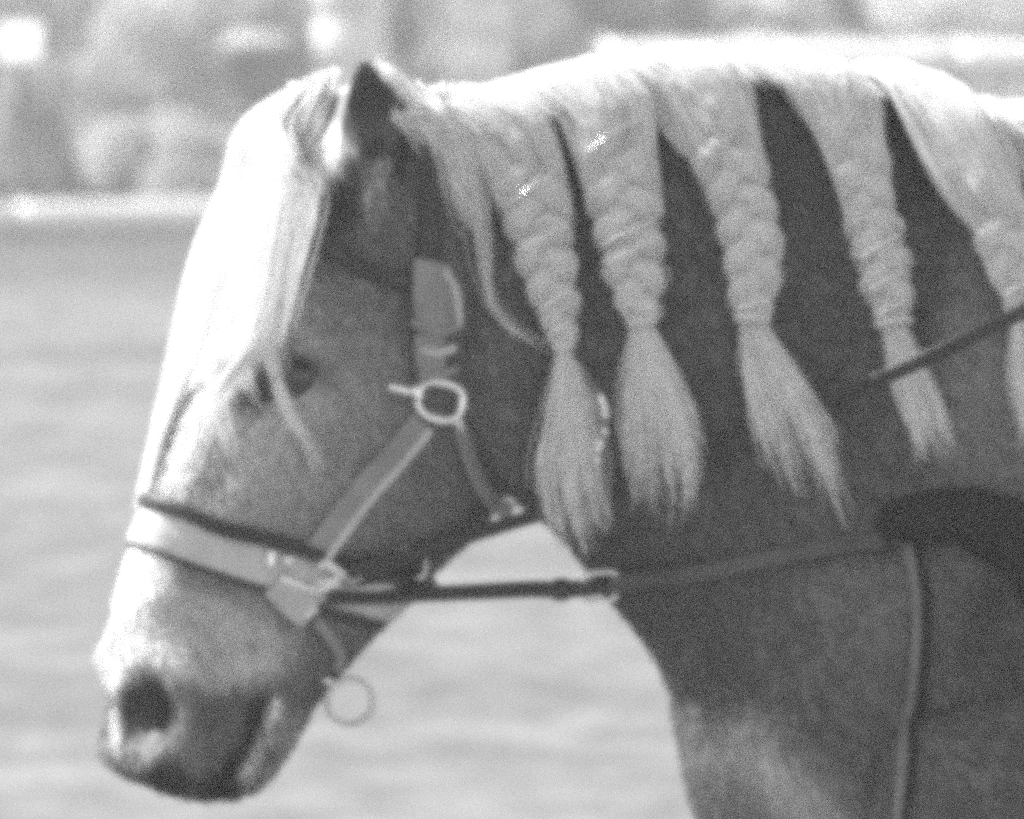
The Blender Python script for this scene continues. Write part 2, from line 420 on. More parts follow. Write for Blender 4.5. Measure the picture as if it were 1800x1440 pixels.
for i, px_ in enumerate((1180, 1400, 1620, 1850)):
    shrub('blossom_shrub', BL[i], wx(px_, 43.4), 43.4, .42, wz(-60, 43.4)+rng.uniform(.1, .3), M_petal, n=3600, group='white blossom behind the log fence', leaf=.03)
# ------------------------------------------------------------------ horse: head frame
TH = math.radians(25); sT, cT = math.sin(TH), math.cos(TH)
U = np.array([-cT, -sT, 0.0]); Vv = np.array([sT, -cT, 0.0])       # forward, near side
XP = P(650, 170, 0).x
def mid_plane(px, py):
    d = ray(px, py)                      # plane y = (x-XP)*tan
    k = math.tan(TH)
    t = (k*(CAMP.x-XP) - CAMP.y)/(d.y - k*d.x)
    return np.array(CAMP + d*t)
#        row   L    E    R    wm    wj    wb
HEAD = [(150, 590, 655, 735, .030, .030, .020),
        (200, 520, 612, 790, .058, .058, .040),
        (260, 462, 572, 830, .076, .076, .050),
        (330, 415, 532, 850, .088, .088, .058),
        (420, 368, 500, 866, .097, .094, .060),
        (520, 332, 474, 872, .101, .097, .060),
        (600, 310, 446, 874, .102, .096, .060),
        (660, 296, 402, 874, .099, .095, .058),
        (740, 276, 348, 876, .089, .092, .056),
        (820, 254, 312, 884, .078, .086, .052),
        (880, 240, 294, 896, .070, .078, .046),
        (930, 218, 278, 868, .064, .068, .040),
        (980, 205, 268, 805, .060, .057, .035),
        (1040, 187, 260, 752, .056, .050, .031),
        (1100, 173, 254, 690, .053, .046, .029),
        (1160, 158, 256, 634, .053, .044, .028),
        (1220, 144, 260, 582, .056, .046, .030),
        (1280, 137, 262, 538, .056, .047, .031),
        (1330, 157, 276, 510, .051, .045, .029),
        (1370, 211, 302, 472, .041, .037, .024),
        (1396, 277, 341, 424, .020, .020, .014)]
def head_row(row):
    L, E, R, wm, wj, wb = interp(HEAD, np.array([row]))[0]
    wf = (E-L)/2/PXM/sT
    F = mid_plane((L+E)/2, row)
    B = mid_plane(R - wb*sT*PXM, row)
    return F, B, wf, wm, wj, wb
import functools
_hr = head_row
@functools.lru_cache(None)
def _hrc(r2): return _hr(r2/2)
def head_row(row): return _hrc(int(round(row*2)))
def slice_pts(row, n=56):
    F, B, wf, wm, wj, wb = head_row(row)
    Ln = np.linalg.norm(B-F)
    half = [(0, .0), (.003, wf*.55), (.012, wf*.93), (.05+.0*Ln, max(wf*1.06, wm*.86)), (.32*Ln, wm), (.62*Ln, wj), (.86*Ln, (wj+wb)/2*1.02), (.965*Ln, wb*.75), (Ln, 0)]
    pts = [F - U*a + Vv*b + (B-F)*0 + np.array([0, 0, (B-F)[2]*a/Ln]) for a, b in half]
    far = [F - U*a - Vv*b + np.array([0, 0, (B-F)[2]*a/Ln]) for a, b in half[-2:0:-1]]
    ring = np.array(pts+far+[pts[0]])
    return smooth_path(ring, n+1)[:-1]
def loft(rings):
    n = len(rings[0]); V = np.concatenate(rings); F = []
    for i in range(len(rings)-1):
        for k in range(n):
            k2 = (k+1) % n
            F.append((i*n+k, i*n+k2, (i+1)*n+k2, (i+1)*n+k))
    F.append(tuple(range(n))[::-1]); F.append(tuple(range((len(rings)-1)*n, len(rings)*n)))
    return V, F
shells = []
rows = np.concatenate([np.arange(150, 1396, 12), [1396]])
shells.append(loft([slice_pts(r) for r in rows]))
# neck and trunk: crest px, crest row, underside px, row, half width, centre depth
NECK = [(0, 655, 195, 800, 800, .050, .00),
        (1, 790, 172, 915, 885, .064, .01),
        (2, 950, 128, 1003, 965, .076, .02),
        (3, 1120, 95, 1096, 1085, .092, .03),
        (4, 1320, 100, 1212, 1222, .125, .05),
        (5, 1520, 132, 1225, 1395, .165, .08),
        (6, 1690, 190, 1330, 1640, .205, .11),
        (7, 1850, 250, 1600, 1790, .235, .15),
        (8, 2080, 305, 2050, 1880, .262, .20),
        (9, 2600, 360, 2600, 1900, .290, .30),
        (10, 3200, 345, 3250, 1810, .295, .40),
        (11, 3750, 300, 3850, 1700, .280, .50),
        (12, 4200, 420, 4250, 1480, .200, .57),
        (13, 4420, 720, 4430, 1180, .080, .60)]
def neck_ring(k, n=48):
    cx, cy, vx, vy, hw, yc = interp(NECK, np.array([k]))[0]
    c = npP(cx, cy, yc); v = npP(vx, vy, yc)
    ph = np.linspace(0, 2*math.pi, n, endpoint=False)
    tt = (1-np.cos(ph))/2
    wid = hw*np.sign(np.sin(ph))*np.abs(np.sin(ph))**.85*(0.62+.5*tt if k < 6 else 0.9+.12*tt)
    yaw = np.array([math.sin(math.radians(9)), -math.cos(math.radians(9)), 0])
    return c[None]+(v-c)[None]*tt[:, None] + wid[:, None]*yaw[None]
ks = np.concatenate([np.arange(0, 8, .25), np.arange(8, 13.01, .5)])
shells.append(loft([neck_ring(k) for k in ks]))
# legs
def limb(pts):
    """pts: x, y, z, radius along, radius across"""
    pts = np.asarray(pts, float); L = np.concatenate([[0], np.cumsum(np.linalg.norm(np.diff(pts[:, :3], axis=0), axis=1))])
    q = interp(np.column_stack([L/L[-1], pts]), np.linspace(0, 1, 40))
    ph = np.linspace(0, 2*math.pi, 24, endpoint=False)
    rings = [np.column_stack([c[0]+c[3]*np.cos(ph), c[1]+c[4]*np.sin(ph), np.full(24, c[2])]) for c in q]
    return loft(rings)
for yy, dx in ((-.10, .0), (.19, -.10)):
    shells.append(limb([(.40, .04, 1.05, .01, .01), (.40, .04+(yy-.04)*.5, .98, .08, .05), (.40+dx*.3, yy, .78, .10, .07), (.40+dx*.6, yy, .62, .062, .055), (.40+dx, yy, .46, .048, .045), (.40+dx, yy, .40, .046, .042),
                        (.405+dx, yy, .28, .03, .027), (.41+dx, yy, .16, .032, .03), (.395+dx, yy, .115, .04, .035), (.375+dx, yy, .075, .033, .033), (.365+dx, yy, .06, .05, .048), (.355+dx, yy, .0, .062, .056)]))
for yy, dx in ((.38, .0), (.66, .16)):
    shells.append(limb([(1.45, .5, 1.1, .02, .02), (1.45, .5+(yy-.5)*.6, 1.0, .15, .08), (1.44+dx*.3, yy, .82, .16, .10), (1.47+dx*.6, yy, .66, .09, .07), (1.56+dx, yy, .53, .058, .045), (1.56+dx, yy, .48, .05, .04),
                        (1.545+dx, yy, .32, .034, .028), (1.53+dx, yy, .16, .034, .03), (1.515+dx, yy, .115, .042, .036), (1.495+dx, yy, .075, .034, .034), (1.485+dx, yy, .06, .05, .048), (1.475+dx, yy, .0, .062, .056)]))
# ears: thick cupped leaves
def ear(side):
    base = mid_plane(694-.062*sT*PXM, 335) + side*Vv*.062
    tip = mid_plane(640-.070*sT*PXM, 92 if side > 0 else 135) + side*Vv*.070
    ax = tip-base; Ln = np.linalg.norm(ax); axn = ax/Ln
    op = U*.6 + side*Vv*1.0 ; op -= axn*np.dot(op, axn); op /= np.linalg.norm(op)     # the way the ear opens
    sd = np.cross(axn, op)
    n, m = 28, 21
    prof = interp([(0, .034), (.25, .040), (.5, .034), (.75, .021), (.92, .009), (1, .0015)], np.linspace(0, 1, n))[:, 0]
    outer, inner = [], []
    for i, t in enumerate(np.linspace(0, 1, n)):
        c = base + ax*t - op*.012*math.sin(t*math.pi) + op*.010*t*t
        half = math.radians(150-55*min(t*1.3, 1))
        a = np.linspace(-half, half, m)
        for lst, r in ((outer, prof[i]), (inner, max(prof[i]-.0085, .0004))):
            lst.append(c[None] + r*(-np.cos(a)[:, None]*op[None] + np.sin(a)[:, None]*sd[None]))
    rings = [np.concatenate([o, i_[::-1]]) for o, i_ in zip(outer, inner)]
    return loft(rings)
shells.append(ear(1)); shells.append(ear(-1))
bmx = []
Vall, Fall, off = [], [], 0
for V, F in shells:
    Vall.append(V); Fall += [tuple(i+off for i in f) for f in F]; off += len(V)
tmp = mesh_obj('body_source', np.concatenate(Vall), Fall, M_coat)
bm = bmesh.new(); bm.from_mesh(tmp.data); bmesh.ops.recalc_face_normals(bm, faces=bm.faces); bm.to_mesh(tmp.data); bm.free()
md = tmp.modifiers.new('r', 'REMESH'); md.mode = 'VOXEL'; md.voxel_size = .0046; md.use_smooth_shade = True
dg = bpy.context.evaluated_depsgraph_get()
ev = tmp.evaluated_get(dg); me0 = ev.to_mesh()
nv = len(me0.vertices); co = np.empty(nv*3); me0.vertices.foreach_get('co', co); co = co.reshape(-1, 3)
nl = len(me0.loops); li = np.empty(nl, np.int32); me0.loops.foreach_get('vertex_index', li)
npoly = len(me0.polygons); ls = np.empty(npoly, np.int32); me0.polygons.foreach_get('loop_start', ls)
quads = li.reshape(-1, 4)
ne = len(me0.edges); ed = np.empty(ne*2, np.int32); me0.edges.foreach_get('vertices', ed); ed = ed.reshape(-1, 2)
ev.to_mesh_clear(); bpy.data.objects.remove(tmp)
deg = np.bincount(ed.ravel(), minlength=nv).astype(float)
def smooth(co, it, mask=None, lam=.6):
    for _ in range(it):
        s = np.zeros_like(co)
        for a, b in ((0, 1), (1, 0)):
            for k in range(3): s[:, k] += np.bincount(ed[:, a], weights=co[ed[:, b], k], minlength=nv)
        s /= np.maximum(deg, 1)[:, None]
        f = lam if mask is None else lam*mask[:, None]
        co = co + (s-co)*f
    return co
px, py = proj(co)
earm = np.clip((255-py)/40, 0, 1)*np.clip((760-px)/20, 0, 1)        # keep the thin ears
co = smooth(co, 14, 1-.85*earm)
def vnormals(co):
    fn = np.cross(co[quads[:, 2]]-co[quads[:, 0]], co[quads[:, 3]]-co[quads[:, 1]])
    n = np.zeros_like(co)
    for j in range(4):
        for k in range(3): n[:, k] += np.bincount(quads[:, j], weights=fn[:, k], minlength=nv)
    return n/(np.linalg.norm(n, axis=1, keepdims=True)+1e-12)
N = vnormals(co)
# head-local sculpting, mirrored about the head's middle plane
def local_b(co): return (co[:, 0]-XP)*Vv[0] + co[:, 1]*Vv[1]
def sym_px(co):
    b = local_b(co); m = co + (np.abs(b)-b)[:, None]*Vv[None]
    return proj(m), b
(sx, sy), bl = sym_px(co)
onhead = (sx < 900) & (sy > 100) & (sy < 1420)
side_n = np.abs(N @ Vv)
def seg_d(x, y, a, b):
    ax, ay = a; bx, by = b; dx, dy = bx-ax, by-ay
    t = np.clip(((x-ax)*dx+(y-ay)*dy)/(dx*dx+dy*dy), 0, 1)
    return np.hypot(x-ax-t*dx, y-ay-t*dy)
def ell(x, y, cx, cy, rx, ry, ang=0):
    a = math.radians(ang); X = (x-cx)*math.cos(a)+(y-cy)*math.sin(a); Y = -(x-cx)*math.sin(a)+(y-cy)*math.cos(a)
    return np.hypot(X/rx, Y/ry)
g_ = lambda r: np.exp(-r*r*1.4)
disp = np.zeros(nv)
hd = onhead*np.clip((np.abs(bl))/.012, 0, 1)
disp += hd*( .010*g_(ell(sx, sy, 512, 632, 78, 60)) )                       # orbit
disp += hd*( .007*g_(ell(sx, sy, 520, 612, 70, 14, 8)) )                    # brow fold
disp += hd*(-.011*g_(ell(sx, sy, 503, 660, 36, 17, 10)) )                   # eye opening
disp += hd*( .004*g_(ell(sx, sy, 500, 690, 44, 9, 8)) )                     # lower lid
disp += hd*(-.008*g_(ell(sx, sy, 585, 545, 45, 55)) )                       # hollow above the eye
disp += hd*(-.005*g_(ell(sx, sy, 440, 690, 34, 30)) )                       # hollow before the eye
disp += hd*( .007*np.exp(-(seg_d(sx, sy, (560, 715), (400, 905))/30)**2))   # facial crest
disp += hd*(-.005*np.exp(-(seg_d(sx, sy, (600, 800), (480, 960))/45)**2))
disp += hd*( .012*g_(ell(sx, sy, 720, 760, 130, 150)) )                     # cheek
disp += hd*(-.004*g_(ell(sx, sy, 360, 1010, 70, 70)) )
disp += hd*( .006*np.exp(-(seg_d(sx, sy, (350, 1080), (330, 1180))/40)**2))
disp += hd*( .008*np.clip(1.9-ell(sx, sy, 262, 1250, 60, 76, 12), 0, 1)*np.clip(ell(sx, sy, 262, 1250, 60, 76, 12)-.0, 0, 1))   # nostril rim
disp += hd*(-.034*np.clip(1.25-ell(sx, sy, 257, 1250, 50, 66, 12), 0, 1)**.7)
disp += hd*(-.007*np.exp(-(seg_d(sx, sy, (474, 1228), (385, 1385))/11)**2)) # mouth
disp += hd*( .004*np.exp(-(seg_d(sx, sy, (440, 1225), (345, 1370))/22)**2))
disp += hd*( .005*np.exp(-(seg_d(sx, sy, (505, 1270), (440, 1365))/26)**2))
co = co + disp[:, None]*N
# neck and chest muscles (near side only where the camera can tell)
px, py = proj(co); near = np.clip((.35-N[:, 1])/.6, 0, 1)
d2 = np.zeros(nv)
onneck = (px > 880)
d2 += onneck*near*(-.012*np.exp(-(seg_d(px, py, (960, 820), (1260, 1180))/55)**2))
d2 += onneck*near*( .016*np.exp(-(seg_d(px, py, (1210, 1190), (1480, 1480))/75)**2))
d2 += onneck*near*( .014*g_(ell(px, py, 1520, 1090, 90, 150)))
d2 += onneck*near*(-.034*g_(ell(px, py, 1750, 1130, 75, 110)))
d2 += onneck*near*( .012*g_(ell(px, py, 1700, 1010, 80, 60)))
d2 += onneck*near*( .022*np.exp(-(seg_d(px, py, (1600, 1340), (1810, 1250))/55)**2))
d2 += onneck*near*(-.010*np.exp(-(seg_d(px, py, (1380, 300), (1560, 900))/70)**2))
co = co + d2[:, None]*N
co = smooth(co, 3, 1-.85*earm)
N = vnormals(co)
# coat markings, plus some tones that paint in light and shade
(sx, sy), bl = sym_px(co); px, py = proj(co)
sx0, sy0 = sx.copy(), sy.copy()
sx = sx + 9*np.sin(sy/31+1); sy = sy + 10*np.sin(sx/37)+5*np.sin((sx+sy)/17.)
def lerp(t, v, m): return t + (v-t)*np.clip(m, 0, 1)
tone = np.full(nv, .095)
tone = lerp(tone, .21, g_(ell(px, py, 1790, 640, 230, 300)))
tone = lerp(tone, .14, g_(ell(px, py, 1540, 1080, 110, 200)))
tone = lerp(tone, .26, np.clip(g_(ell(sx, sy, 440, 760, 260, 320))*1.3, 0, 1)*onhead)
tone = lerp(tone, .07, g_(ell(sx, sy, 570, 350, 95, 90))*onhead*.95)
front = -(N @ -U)                                   # faces forward
wfr = interp([(h[0], (h[2]-h[1])/2/PXM/sT) for h in HEAD], np.clip(sy, 150, 1396))[:, 0]
blaze = np.clip((wfr*.95+.004-np.abs(bl))/.010, 0, 1)*((N @ U) > .15)*np.clip((sy-200)/60, 0, 1)*onhead
tone = lerp(tone, .78, blaze)
snip = np.clip(1.35-ell(sx, sy, 345, 1140, 150, 95, 8), 0, 1)*2.2*onhead*np.clip((1215-sy)/40, 0, 1)
tone = lerp(tone, .31, snip)
top = np.interp(sx, [150, 200, 300, 345, 390, 430, 470, 500], [1290, 1188, 1192, 1262, 1246, 1222, 1212, 1230])
right = 486-(sy-1230)*.40
skin = onhead*np.clip((sy-top)/34, 0, 1)*np.clip((right-sx)/22, 0, 1)*np.clip((sx-194)/16, 0, 1)
tone = lerp(tone, .13, skin)
tone = lerp(tone, .025, onhead*np.clip(1.25-ell(sx, sy, 257, 1248, 52, 66, 12), 0, 1)*2)
tone = lerp(tone, .022, onhead*np.exp(-(seg_d(sx, sy, (455, 1235), (388, 1375))/24)**2))  # shade along the mouth line, painted as a dark stripe
tone = lerp(tone, .03, onhead*g_(ell(sx, sy, 300, 1375, 75, 34)))
tone = lerp(tone, .26, onhead*np.clip((sx-right-10)/60, 0, 1)*np.clip((sy-1225)/60, 0, 1))
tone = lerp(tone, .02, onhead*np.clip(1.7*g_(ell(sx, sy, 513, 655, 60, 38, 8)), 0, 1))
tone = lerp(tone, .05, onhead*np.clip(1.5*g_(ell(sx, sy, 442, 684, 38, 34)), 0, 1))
sx, sy = sx0, sy0
tone = lerp(tone, .16, np.clip((.30-co[:, 2])/.1, 0, 1))
tone = lerp(tone, .36, np.exp(-(seg_d(px, py, (1300, 1310), (1470, 1470))/62)**2)*.9)  # diagonal sheen on the chest, painted in as a paler band
tone = lerp(tone, .075, np.clip(3-3*ell(px, py, 668, 205, 54, 125, -14), 0, 1)*np.clip(bl/.02, 0, 1))  # shade inside the near ear, put into the coat tone
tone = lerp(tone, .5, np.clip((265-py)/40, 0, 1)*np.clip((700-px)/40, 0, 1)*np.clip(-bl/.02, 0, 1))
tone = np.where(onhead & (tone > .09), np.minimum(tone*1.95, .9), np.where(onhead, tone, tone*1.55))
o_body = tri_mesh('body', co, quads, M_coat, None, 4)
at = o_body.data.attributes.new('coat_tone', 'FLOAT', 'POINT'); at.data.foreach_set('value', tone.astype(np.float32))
horse = tag(empty('horse', (.40, 0, 0)), 'chestnut horse with blond plaited mane, white blaze and lowered head', 'horse')
adopt(o_body, horse)
# short coat hair lying on the skin
def coat_fur(n):
    x_, y_ = proj(co); ok = np.where((x_ > -60) & (x_ < 1900) & (y_ > 60) & (y_ < 1500) & (N[:, 1] < .45) & (rng.uniform(size=nv) > earm*1.3) & (ell(sx0, sy0, 512, 660, 58, 32, 8) > 1) & (ell(sx0, sy0, 257, 1248, 50, 66, 12) > 1))[0]
    pick = rng.choice(ok, n); b0 = co[pick]+rng.normal(0, .0016, (n, 3)); nn = N[pick]
    flow = np.where((x_[pick] < 900)[:, None], np.array([[.30, 0, -1.0]]), np.array([[.55, 0, -.8]])) + rng.normal(0, .22, (n, 3))
    flow += np.column_stack([np.sin(b0[:, 2]*23+b0[:, 0]*11), 0*b0[:, 0], np.cos(b0[:, 0]*19)])*.25
    flow -= nn*np.sum(flow*nn, 1, keepdims=True); flow /= np.linalg.norm(flow, axis=1, keepdims=True)+1e-9
    ln = (rng.uniform(.007, .014, n)*(1-.45*earm[pick]))[:, None]
    p = np.stack([b0-nn*.001, b0+flow*ln*.5+nn*ln*.16, b0+flow*ln+nn*ln*.24], 1)
    A = np.cross(flow, nn+rng.normal(0, .5, (n, 3))); A /= np.linalg.norm(A, axis=1, keepdims=True)
    wd = np.array([.00055, .0005, .00012])[None, :, None]
    V = np.stack([p-A[:, None]*wd, p+A[:, None]*wd], 2).reshape(-1, 3)
    idx = np.arange(n*6).reshape(n, 3, 2)
    F = np.stack([idx[:, :-1, 0], idx[:, :-1, 1], idx[:, 1:, 1], idx[:, 1:, 0]], -1).reshape(-1, 4)
    o = tri_mesh('coat_fur', V, F, M_fur, None, 4)
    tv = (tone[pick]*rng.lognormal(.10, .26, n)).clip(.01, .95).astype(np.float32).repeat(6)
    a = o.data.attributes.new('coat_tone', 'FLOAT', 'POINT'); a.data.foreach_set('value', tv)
    o['kind'] = 'stuff'; return adopt(o, horse)
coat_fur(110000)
bvh = BVHTree.FromPolygons([tuple(v) for v in co], [tuple(map(int, q)) for q in quads])
def hit(px, py, off=0.0, default_y=None):
    """point on the horse's coat seen at that pixel, lifted off it"""
    r = bvh.ray_cast(CAMP, ray(px, py))
    if r[0] is None:
        p = P(px, py, default_y if default_y is not None else 0.0); q = bvh.find_nearest(p)
        n = (p-q[0]).normalized() if (p-q[0]).length > 1e-5 else Vector((0, -1, 0))
        return np.array(p), np.array(Vector((0, -1, .2)).normalized())
    n = r[1]
    if n.dot(ray(px, py)) > 0: n = -n
    return np.array(r[0] + n*off), np.array(n)
def surf_path(pxs, n, off):
    s = smooth_path(pxs, n); q = [hit(a, b, off) for a, b in s]
    p = np.array([x[0] for x in q]); nn = np.array([x[1] for x in q])
    for _ in range(2):
        p[1:-1] = (p[:-2]+2*p[1:-1]+p[2:])/4; nn[1:-1] = (nn[:-2]+2*nn[1:-1]+nn[2:])/4
    return p, nn
# eyes
for s in (1, -1):
    p, n = hit(512, 662, -.0075)
    if s < 0:
        b = (p[0]-XP)*Vv[0]+p[1]*Vv[1]; p = p-2*b*Vv
    blob('eye', p, (.0215, .0215, .0200), M_eye, horse, 20, 14)
# ------------------------------------------------------------------ mane
CR = interp(NECK, np.linspace(0, 8.5, 300))
def crest(pxv):
    """crest point at a picture column"""
    i = int(np.argmin(np.abs(CR[:, 0]-pxv))); return CR[i, 0], CR[i, 1], CR[i, 5]
def near_y(px, py, off):
    r = bvh.ray_cast(CAMP, ray(px, py))
    return (r[0].y if r[0] is not None else crest(px)[2]-.03) - off
PLAITS = [
 dict(roots=(700, 905), path=[(845, 175, 60), (893, 240, 62), (935, 340, 60), (958, 450, 52), (980, 545, 36), (992, 610, 17)],
      tail=[(992, 612, 15), (1000, 720, 50), (1000, 830, 66), (1018, 940, 70), (1055, 1040, 50)], label='plait next to the ear with a bead string below its band', wires=[(.42, .3), (.60, -.2), (.83, -.3), (.94, 0.)]),
 dict(roots=(895, 1095), path=[(1025, 150, 72), (1072, 245, 70), (1096, 340, 64), (1108, 430, 58), (1120, 510, 46), (1129, 566, 26)],
      tail=[(1129, 568, 24), (1143, 660, 56), (1156, 760, 74), (1168, 850, 80), (1180, 930, 66)], label='thick plait with two bright wires, second from the ear', wires=[(.30, .5), (.66, .4), (.72, -.6)]),
 dict(roots=(1085, 1285), path=[(1190, 125, 74), (1258, 230, 66), (1300, 340, 54), (1322, 430, 52), (1326, 505, 42), (1322, 562, 30)],
      tail=[(1322, 564, 28), (1350, 650, 56), (1388, 745, 72), (1420, 850, 72), (1450, 950, 62)], label='plait with a wide fanned tail, third from the ear', wires=[(.95, 0.)]),
 dict(roots=(1275, 1485), path=[(1420, 135, 74), (1497, 240, 56), (1522, 340, 46), (1543, 430, 48), (1562, 510, 42), (1571, 568, 32)],
      tail=[(1571, 570, 28), (1597, 660, 38), (1632, 760, 42), (1645, 862, 36)], label='plait behind the dark rein, fourth from the ear', wires=[(.72, -.1), (.86, -.2), (.96, 0.)]),
 dict(start=.5, roots=(1475, 1695), path=[(1600, 170, 80), (1690, 260, 66), (1742, 350, 56), (1770, 430, 48), (1788, 500, 38), (1800, 556, 26)],
      tail=[(1800, 558, 24), (1815, 640, 40), (1835, 740, 46), (1850, 840, 42)], label='plait over the withers ending at the rein, fifth from the ear', wires=[(.9, 0.)]),
 dict(start=.5, roots=(1685, 1905), path=[(1820, 250, 80), (1900, 330, 66), (1950, 420, 56), (1975, 500, 46), (1990, 560, 38), (2000, 610, 26)],
      tail=[(2000, 612, 24), (2010, 700, 40), (2020, 800, 46), (2030, 880, 42)], label='last plait at the withers', wires=[(.9, 0.)]),
]
def outside(pts, r):
    """lift hair points that would run under the coat"""
    sh = pts.shape; q = pts.reshape(-1, 3); x_, y_ = proj(q)
    for i in range(len(q)):
        if y_[i] - crest(x_[i])[1] < 16: continue
        hh = bvh.ray_cast(CAMP, ray(x_[i], y_[i]))[0]
        if hh is not None and q[i, 1] > hh.y-.006:
            q[i] = np.array(P(x_[i], y_[i], hh.y-r.uniform(.006, .016)))
    pts[:] = q.reshape(sh)
def plait(pd, seed):
    r = np.random.default_rng(seed)
    m = 40
    keys = np.array(pd['path'], float)
    q = smooth_path(keys[:, :2], m); L = np.concatenate([[0], np.cumsum(np.hypot(*np.diff(q, axis=0).T))]); Lt = L[-1]; tt = L/Lt
    kl = np.concatenate([[0], np.cumsum(np.hypot(*np.diff(keys[:, :2], axis=0).T))]); kl /= kl[-1]
    hw = interp(np.column_stack([kl, keys[:, 2]]), tt)[:, 0]/PXM
    ys = np.array([near_y(a, b, .004+.020*min(t_/.4, 1)) for (a, b), t_ in zip(q, tt)])
    for _ in range(8): ys[1:-1] = (ys[:-2]+2*ys[1:-1]+ys[2:])/4
    c = np.array([npP(a, b, y) for (a, b), y in zip(q, ys)])
    T = np.gradient(c, axis=0); T /= np.linalg.norm(T, axis=1, keepdims=True)
    Nn = np.array([0, -1, .12]); Nn = Nn[None]-T*(T@Nn)[:, None]; Nn /= np.linalg.norm(Nn, axis=1, keepdims=True)
    W = np.cross(T, Nn); W *= np.sign(W[:, :1])           # towards picture right
    period = 185.0
    groups = []
    i0 = int(pd.get('start', .24)*m)                                      # where the plaiting starts
    for s in range(3):
        ph = 2*math.pi*(L/period + s/3) + seed
        cs = c + W*(hw*.50*np.sin(ph))[:, None] + Nn*(hw*.30*np.sin(2*ph))[:, None]
        rb = hw*(.51+.03*np.sin(2*ph))*np.interp(tt, [0, .85, 1], [1, 1, .8])
        # core of the strand
        core = cs[i0+6:][None]; groups.append((core, (rb[i0+6:]*.66)[None]))
        nh = 420
        rho = np.sqrt(r.uniform(.62, 1.0, nh)); psi = r.uniform(0, 2*math.pi, nh); tw = r.uniform(-.2, .2, nh)+.5
        rr = np.linspace(0, 1, m)
        ang = psi[:, None] + tw[:, None]*2*math.pi*rr[None]
        fz = r.normal(0, 1, (nh, 1))*.0006*np.sin(rr[None]*r.uniform(8, 30, (nh, 1))+r.uniform(0, 6, (nh, 1)))
        fly = (r.uniform(size=(nh, 1)) < .05)*r.uniform(.001, .005, (nh, 1))*np.sin(rr[None]*9+psi[:, None])**2
        a_ = (rho[:, None]*rb[None] + fz*2 + fly)
        pth = cs[None] + a_[:, :, None]*(np.cos(ang)[:, :, None]*W[None]*.98 + np.sin(ang)[:, :, None]*Nn[None]*.62)
        # roots on the crest
        x0, x1 = pd['roots']
        f = (np.arange(nh)+r.uniform(size=nh))/nh
        f = np.clip(f*.62 + s/3*.38 + r.normal(0, .04, nh), 0, 1)
        for h in range(nh):
            rx = x0+(x1-x0)*f[h]; cx, cy, cyd = crest(rx)
            over = r.uniform(-.035, .03)
            root = npP(cx, cy-2+abs(over)*500, cyd+over)
            j = i0+3
            e = pth[h, j]; te = pth[h, j+1]-pth[h, j]; te /= np.linalg.norm(te)
            ln = np.linalg.norm(e-root)
            t0 = np.array([.15+(e-root)[0]/ln*.8, -.75, .30+r.uniform(0, .25)]); t0 /= np.linalg.norm(t0)
            sg = np.linspace(0, 1, j+1)[:, None]
            lift = np.array([0, -.012, .004])*4
            pth[h, :j+1] = ((1-sg)**3*root + 3*(1-sg)**2*sg*(root+t0*ln*.42) + 3*(1-sg)*sg**2*(e-te*ln*.42) + sg**3*e)
        outside(pth[:, 2:i0+4], r)
        rad = np.full((nh, m), .0008)*r.uniform(.7, 1.3, (nh, 1))
        groups.append((pth, rad))
    po = hair_obj('plait', groups, M_hair, horse); po['label'] = pd['label']
    # flattened sheet of under-hair from crest to the start of the plaiting
    nh = 800; f = (np.arange(nh)+.5)/nh; x0, x1 = pd['roots']; base = []
    for h in range(nh):
        cx, cy, cyd = crest(x0+(x1-x0)*f[h]); root = npP(cx, cy+6, cyd-.01)
        j = i0+int(r.uniform(2, 14)); e = c[j] + W[j]*hw[j]*(f[h]*2.1-1.05)*r.uniform(.8, 1.05) + Nn[j]*r.uniform(-.012, .006)
        sg = np.linspace(0, 1, 12)[:, None]; ln = np.linalg.norm(e-root)
        t0 = np.array([.15+(e-root)[0]/ln*.8, -.8, .2]); t0 /= np.linalg.norm(t0)
        base.append((1-sg)**3*root + 3*(1-sg)**2*sg*(root+t0*ln*.4) + 3*(1-sg)*sg**2*(e-T[j]*ln*.4) + sg**3*e)
    base = np.array(base); outside(base[:, 2:], r)
    hair_obj('root_hair', [(np.array(base), np.linspace(.0014, .0006, 12)[None].repeat(nh, 0))], M_hair, po)
    # loose tail
    tk = np.array(pd['tail'], float); mt = 22
    tq = smooth_path(tk[:, :2], mt); tl = np.concatenate([[0], np.cumsum(np.hypot(*np.diff(tk[:, :2], axis=0).T))]); tl /= tl[-1]
    rr = np.linspace(0, 1, mt); th = interp(np.column_stack([tl, tk[:, 2]]), rr)[:, 0]/PXM*(.5+.35*np.minimum(rr*2.2, 1))
    ty = np.array([near_y(a, b, .0) for a, b in tq]); ty = np.minimum(ty-.022, np.linspace(ys[-1], ys[-1]-.05, mt))
    for _ in range(6): ty[1:-1] = (ty[:-2]+2*ty[1:-1]+ty[2:])/4
    tc_ = np.array([npP(a, b, y) for (a, b), y in zip(tq, ty)])
    nh = 270
    lob = r.choice([-.75, -.35, .1, .5, .85], nh)          # hair falls in locks
    dep = r.normal(0, .34, nh); jit = r.normal(0, .30, nh)
    ph = r.uniform(0, 6.28, nh); amp = r.uniform(.0, .0035, nh); fr = r.uniform(3, 9, nh)
    ln = np.clip(1.0-np.abs(r.normal(0, .38, nh))-np.abs(jit)*.3-.2*np.sin(lob*7+seed)**2, .25, 1.0)
    paths = np.zeros((nh, mt, 3))
